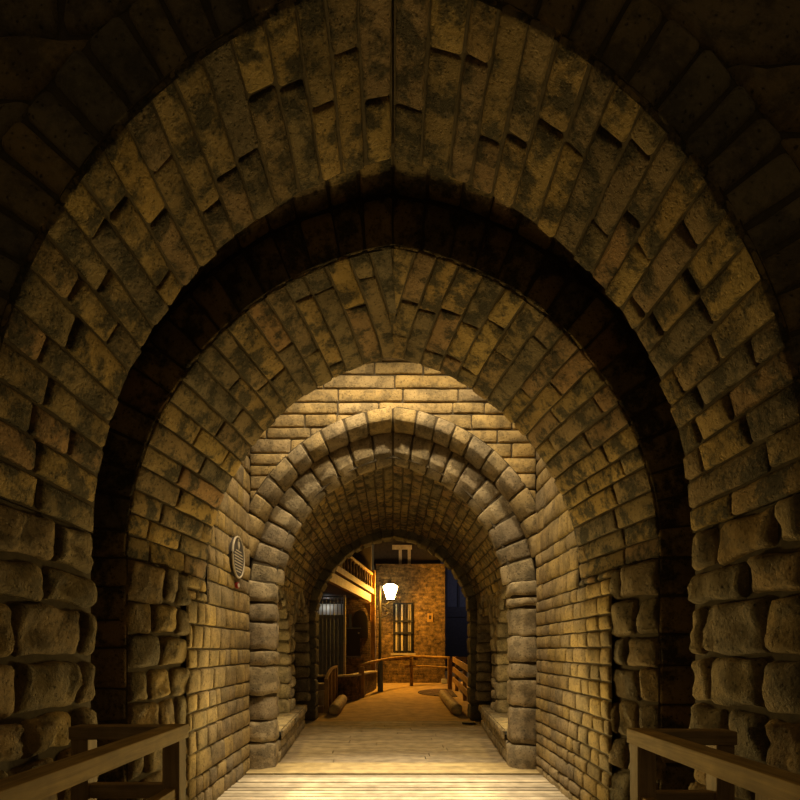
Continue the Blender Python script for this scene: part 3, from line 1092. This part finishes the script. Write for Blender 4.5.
# ------------------------------------------------------------------ street lantern
lx, ly = -0.45, 18.45
t = thing('street_lantern', 'glowing street lantern on a dark post with scroll brackets', 'lamp', (lx, ly, gz(ly)))
b = MB()
b.cyl((lx, ly, gz(ly)), (lx, ly, 3.75), 0.055, 0.045, seg=12)
b.cyl((lx, ly, gz(ly)), (lx, ly, gz(ly) + 0.5), 0.09, 0.08, seg=12)
b.build('post', M['iron'], t)
b = MB()
b.tube([(lx, ly, 3.05), (lx + 0.22, ly, 3.07), (lx + 0.36, ly, 3.22)], 0.02)
for s in (-1, 1):
    b.tube([(lx + s * 0.05, ly, 2.62), (lx + s * 0.2, ly, 2.68), (lx + s * 0.31, ly, 2.80), (lx + s * 0.30, ly, 2.90), (lx + s * 0.24, ly, 2.90), (lx + s * 0.22, ly, 2.84)], 0.016)
    b.tube([(lx + s * 0.05, ly, 3.0), (lx + s * 0.17, ly, 2.95), (lx + s * 0.27, ly, 2.86)], 0.014)
b.build('scroll_bracket', M['iron'], t, smooth=True)
cx, cz = lx + 0.36, 3.25


def frus(b, z0, r0, z1, r1):
    b.cyl((cx, ly, z0), (cx, ly, z1), r0, r1, seg=6)


b = MB()
frus(b, cz, 0.15, cz + 0.42, 0.30)
frus(b, cz + 0.422, 0.30, cz + 0.52, 0.16)
gl = b.build('lamp_glass', M['lampglass'], t)
b = MB()
frus(b, cz - 0.05, 0.06, cz - 0.002, 0.15)
b.build('lamp_base', M['iron'], t)
b = MB()
frus(b, cz + 0.522, 0.165, cz + 0.58, 0.06)
frus(b, cz + 0.58, 0.03, cz + 0.68, 0.015)
b.build('lamp_cap', M['iron'], t)
for k in range(6):
    a = R(60 * k)
    MB().bar((cx + 0.143 * math.sin(a), ly + 0.143 * math.cos(a), cz), (cx + 0.304 * math.sin(a), ly + 0.304 * math.cos(a), cz + 0.42), 0.012, 0.012).build('glazing_bar', M['iron'], t)
light('POINT', 'lantern_light', (cx, ly - 0.38, cz + 0.2), 400, (1.0, 0.47, 0.05), shadow_soft_size=0.12)


# ------------------------------------------------------------------ timber house with balcony on the left
def fl(y):
    return -0.70 - 0.12 * (18 - y)


t = thing('timber_house', 'timber fronted house with a balustraded balcony on the left beyond the arch', 'house', (-1.6, 18.2, 0.2))
MB().bar((fl(12.0) - 0.06, 12.0, 3.17), (fl(17.75) - 0.06, 17.75, 3.22), 0.12, 0.24, bev=0.01).build('jetty_beam', M['timber'], t)
MB().bar((fl(12.0) - 0.02, 12.0, 3.41), (fl(18.0) - 0.02, 18.0, 3.47), 0.16, 0.16, bev=0.01).build('balcony_beam', M['timber'], t)
MB().bar((fl(12.0) - 0.02, 12.0, 3.96), (fl(18.0) - 0.02, 18.0, 4.06), 0.10, 0.07, bev=0.01).build('balcony_rail', M['timber'], t)
n = 14
for k in range(n):
    y = 12.3 + k * 0.43
    z0, z1 = 3.50 + 0.01 * (y - 12), 3.93 + 0.0166 * (y - 12)
    b = MB()
    x = fl(y) - 0.02
    prof = [(0, .028), (.12, .03), (.2, .018), (.35, .04), (.55, .026), (.75, .018), (.85, .03), (1, .028)]
    b.tube([(x, y, z0 + (z1 - z0) * q) for q, r_ in prof], [r_ for q, r_ in prof], seg=8)
    b.build('baluster', M['timberZ'], t, smooth=True)
MB().box(-0.76, -0.60, 18.0, 18.2, gz(18) - 0.05, 4.2, bev=0.012).build('corner_post', M['timberZ'], t)
b = MB()
pts = [(-0.755, 17.9, 2.45), (-0.755, 17.9, 3.08), (-1.03, 17.9, 3.08)]
arc = [(-1.03 + 0.215 * math.sin(R(a)), 17.9, 2.45 + 0.55 * math.cos(R(a))) for a in range(0, 91, 15)]
b.prism([pts[2]] + arc + [pts[0], pts[1]], (0, 0.1, 0))
b.build('brace', M['timberZ'], t)
MB().box(-1.66, -0.78, 18.3, 18.5, 0.2, 3.3).build('brick_pier', M['brickdark'], t)
b = MB()
ap = [(-1.38, 18.27, 1.9), (-0.86, 18.27, 1.9)] + [(-1.12 + 0.26 * math.cos(R(a)), 18.27, 2.45 + 0.42 * math.sin(R(a))) for a in range(0, 181, 15)]
b.prism(ap, (0, 0.029, 0))
b.build('arched_recess_shade', M['door'], t)  # flat dark sheet on the pier, painted for the shade inside the arch
d = MB().box(-1.58, -1.12, 18.2, 18.26, 1.30, 2.22, bev=0.006).build('door', M['door'], t)
MB().cyl((-1.17, 18.2, 2.08), (-1.17, 18.16, 2.08), 0.03).build('handle', M['white'], d)
MB().box(-1.62, -1.10, 18.17, 18.27, 2.23, 2.27).build('door_lintel', M['greyiron'], t)
MB().box(-1.62, -1.10, 18.17, 18.27, 1.25, 1.29).build('door_sill', M['greyiron'], t)
MB().box(-1.50, -1.42, 18.2, 18.26, 2.28, 2.72).build('upright', M['greyiron'], t)
MB().box(-4.5, -1.66, 19.4, 19.6, 0.2, 3.3).build('rear_wall', M['darkwood'], t)
MB().prism([(fl(11.95) - 0.14, 11.95, 3.30), (fl(18) - 0.14, 18.0, 3.30), (-0.75, 19.6, 3.30), (-4.6, 19.6, 3.30), (-4.6, 11.95, 3.30)], (0, 0, 0.10)).build('balcony_floor', M['darkwood'], t)
MB().prism([(fl(11.95) - 1.2, 11.95, 3.405), (fl(18.2) - 1.0, 18.2, 3.405), (-0.75, 18.25, 3.405), (-0.75, 19.6, 3.405), (-4.6, 19.6, 3.405), (-4.6, 11.95, 3.405)], (0, 0, 4.5)).build('upper_wall', M['darkwood'], t)

# ------------------------------------------------------------------ barred gate
t = thing('barred_gate', 'tall grey barred gate under the balcony on the left', 'gate', (-2.0, 17.5, 0.2))
gx0, gx1, gy = -2.75, -1.60, 17.5
for z0, z1 in ((0.62, 0.68), (1.45, 1.48), (2.55, 2.60), (3.22, 3.27)):
    MB().box(gx0, gx1 - 0.031, gy - 0.02, gy + 0.02, z0, z1).build('rail', M['greyiron'], t)
for k in range(9):
    x = gx0 + 0.06 + k * 0.125
    MB().cyl((x, gy, 0.3), (x, gy, 3.25), 0.016, seg=8).build('bar', M['greyiron'], t)
MB().box(gx1 - 0.03, gx1 + 0.05, gy - 0.05, gy + 0.05, 0.25, 3.3, bev=0.008).build('gate_post', M['steel'], t)
t = thing('lit_awning', 'pale sloping awning catching light behind the top of the barred gate', 'awning', (-2.2, 18.6, 2.6))
MB().prism([(-2.95, 18.9, 3.1), (-1.75, 18.9, 3.1), (-1.68, 18.2, 2.66), (-3.0, 18.2, 2.66)], (0, 0, 0.03)).build('sheet', M['white'], t)
MB().box(-3.0, -1.68, 18.17, 18.2, 2.60, 2.70).build('front_edge', M['greyiron'], t)
MB().box(-2.95, -1.75, 18.91, 18.95, 0.2, 3.12).build('rear_board', M['greyiron'], t)
light('POINT', 'yard_light', (-2.3, 18.55, 3.2), 2.2, (0.95, 0.95, 0.9), shadow_soft_size=0.05)

# ------------------------------------------------------------------ dark blue house far right
t = thing('slate_blue_house', 'dark slate blue house in shadow far right behind the brick house', 'house', (3.6, 26, 0.3))
MB().box(1.5, 8, 26.0, 30, 0.2, 8.0).build('wall', M['blue'], t)
MB().box(1.5, 8, 25.85, 25.998, 3.1, 3.6).build('fascia', M['bluedark'], t)
MB().box(1.5, 8, 25.9, 25.998, 0.2, 3.1).build('shop_front', M['bluedark'], t)
for x in (2.6, 3.2, 3.8, 4.4):
    MB().box(x - 0.05, x + 0.05, 25.93, 25.999, 3.6, 7.5).build('pilaster', M['bluedark'], t)
light('POINT', 'side_street_light', (4.2, 23.5, 4.5), 30, (0.75, 0.76, 1.0), shadow_soft_size=0.2)  # added fill with no visible source, brightens the slate blue house
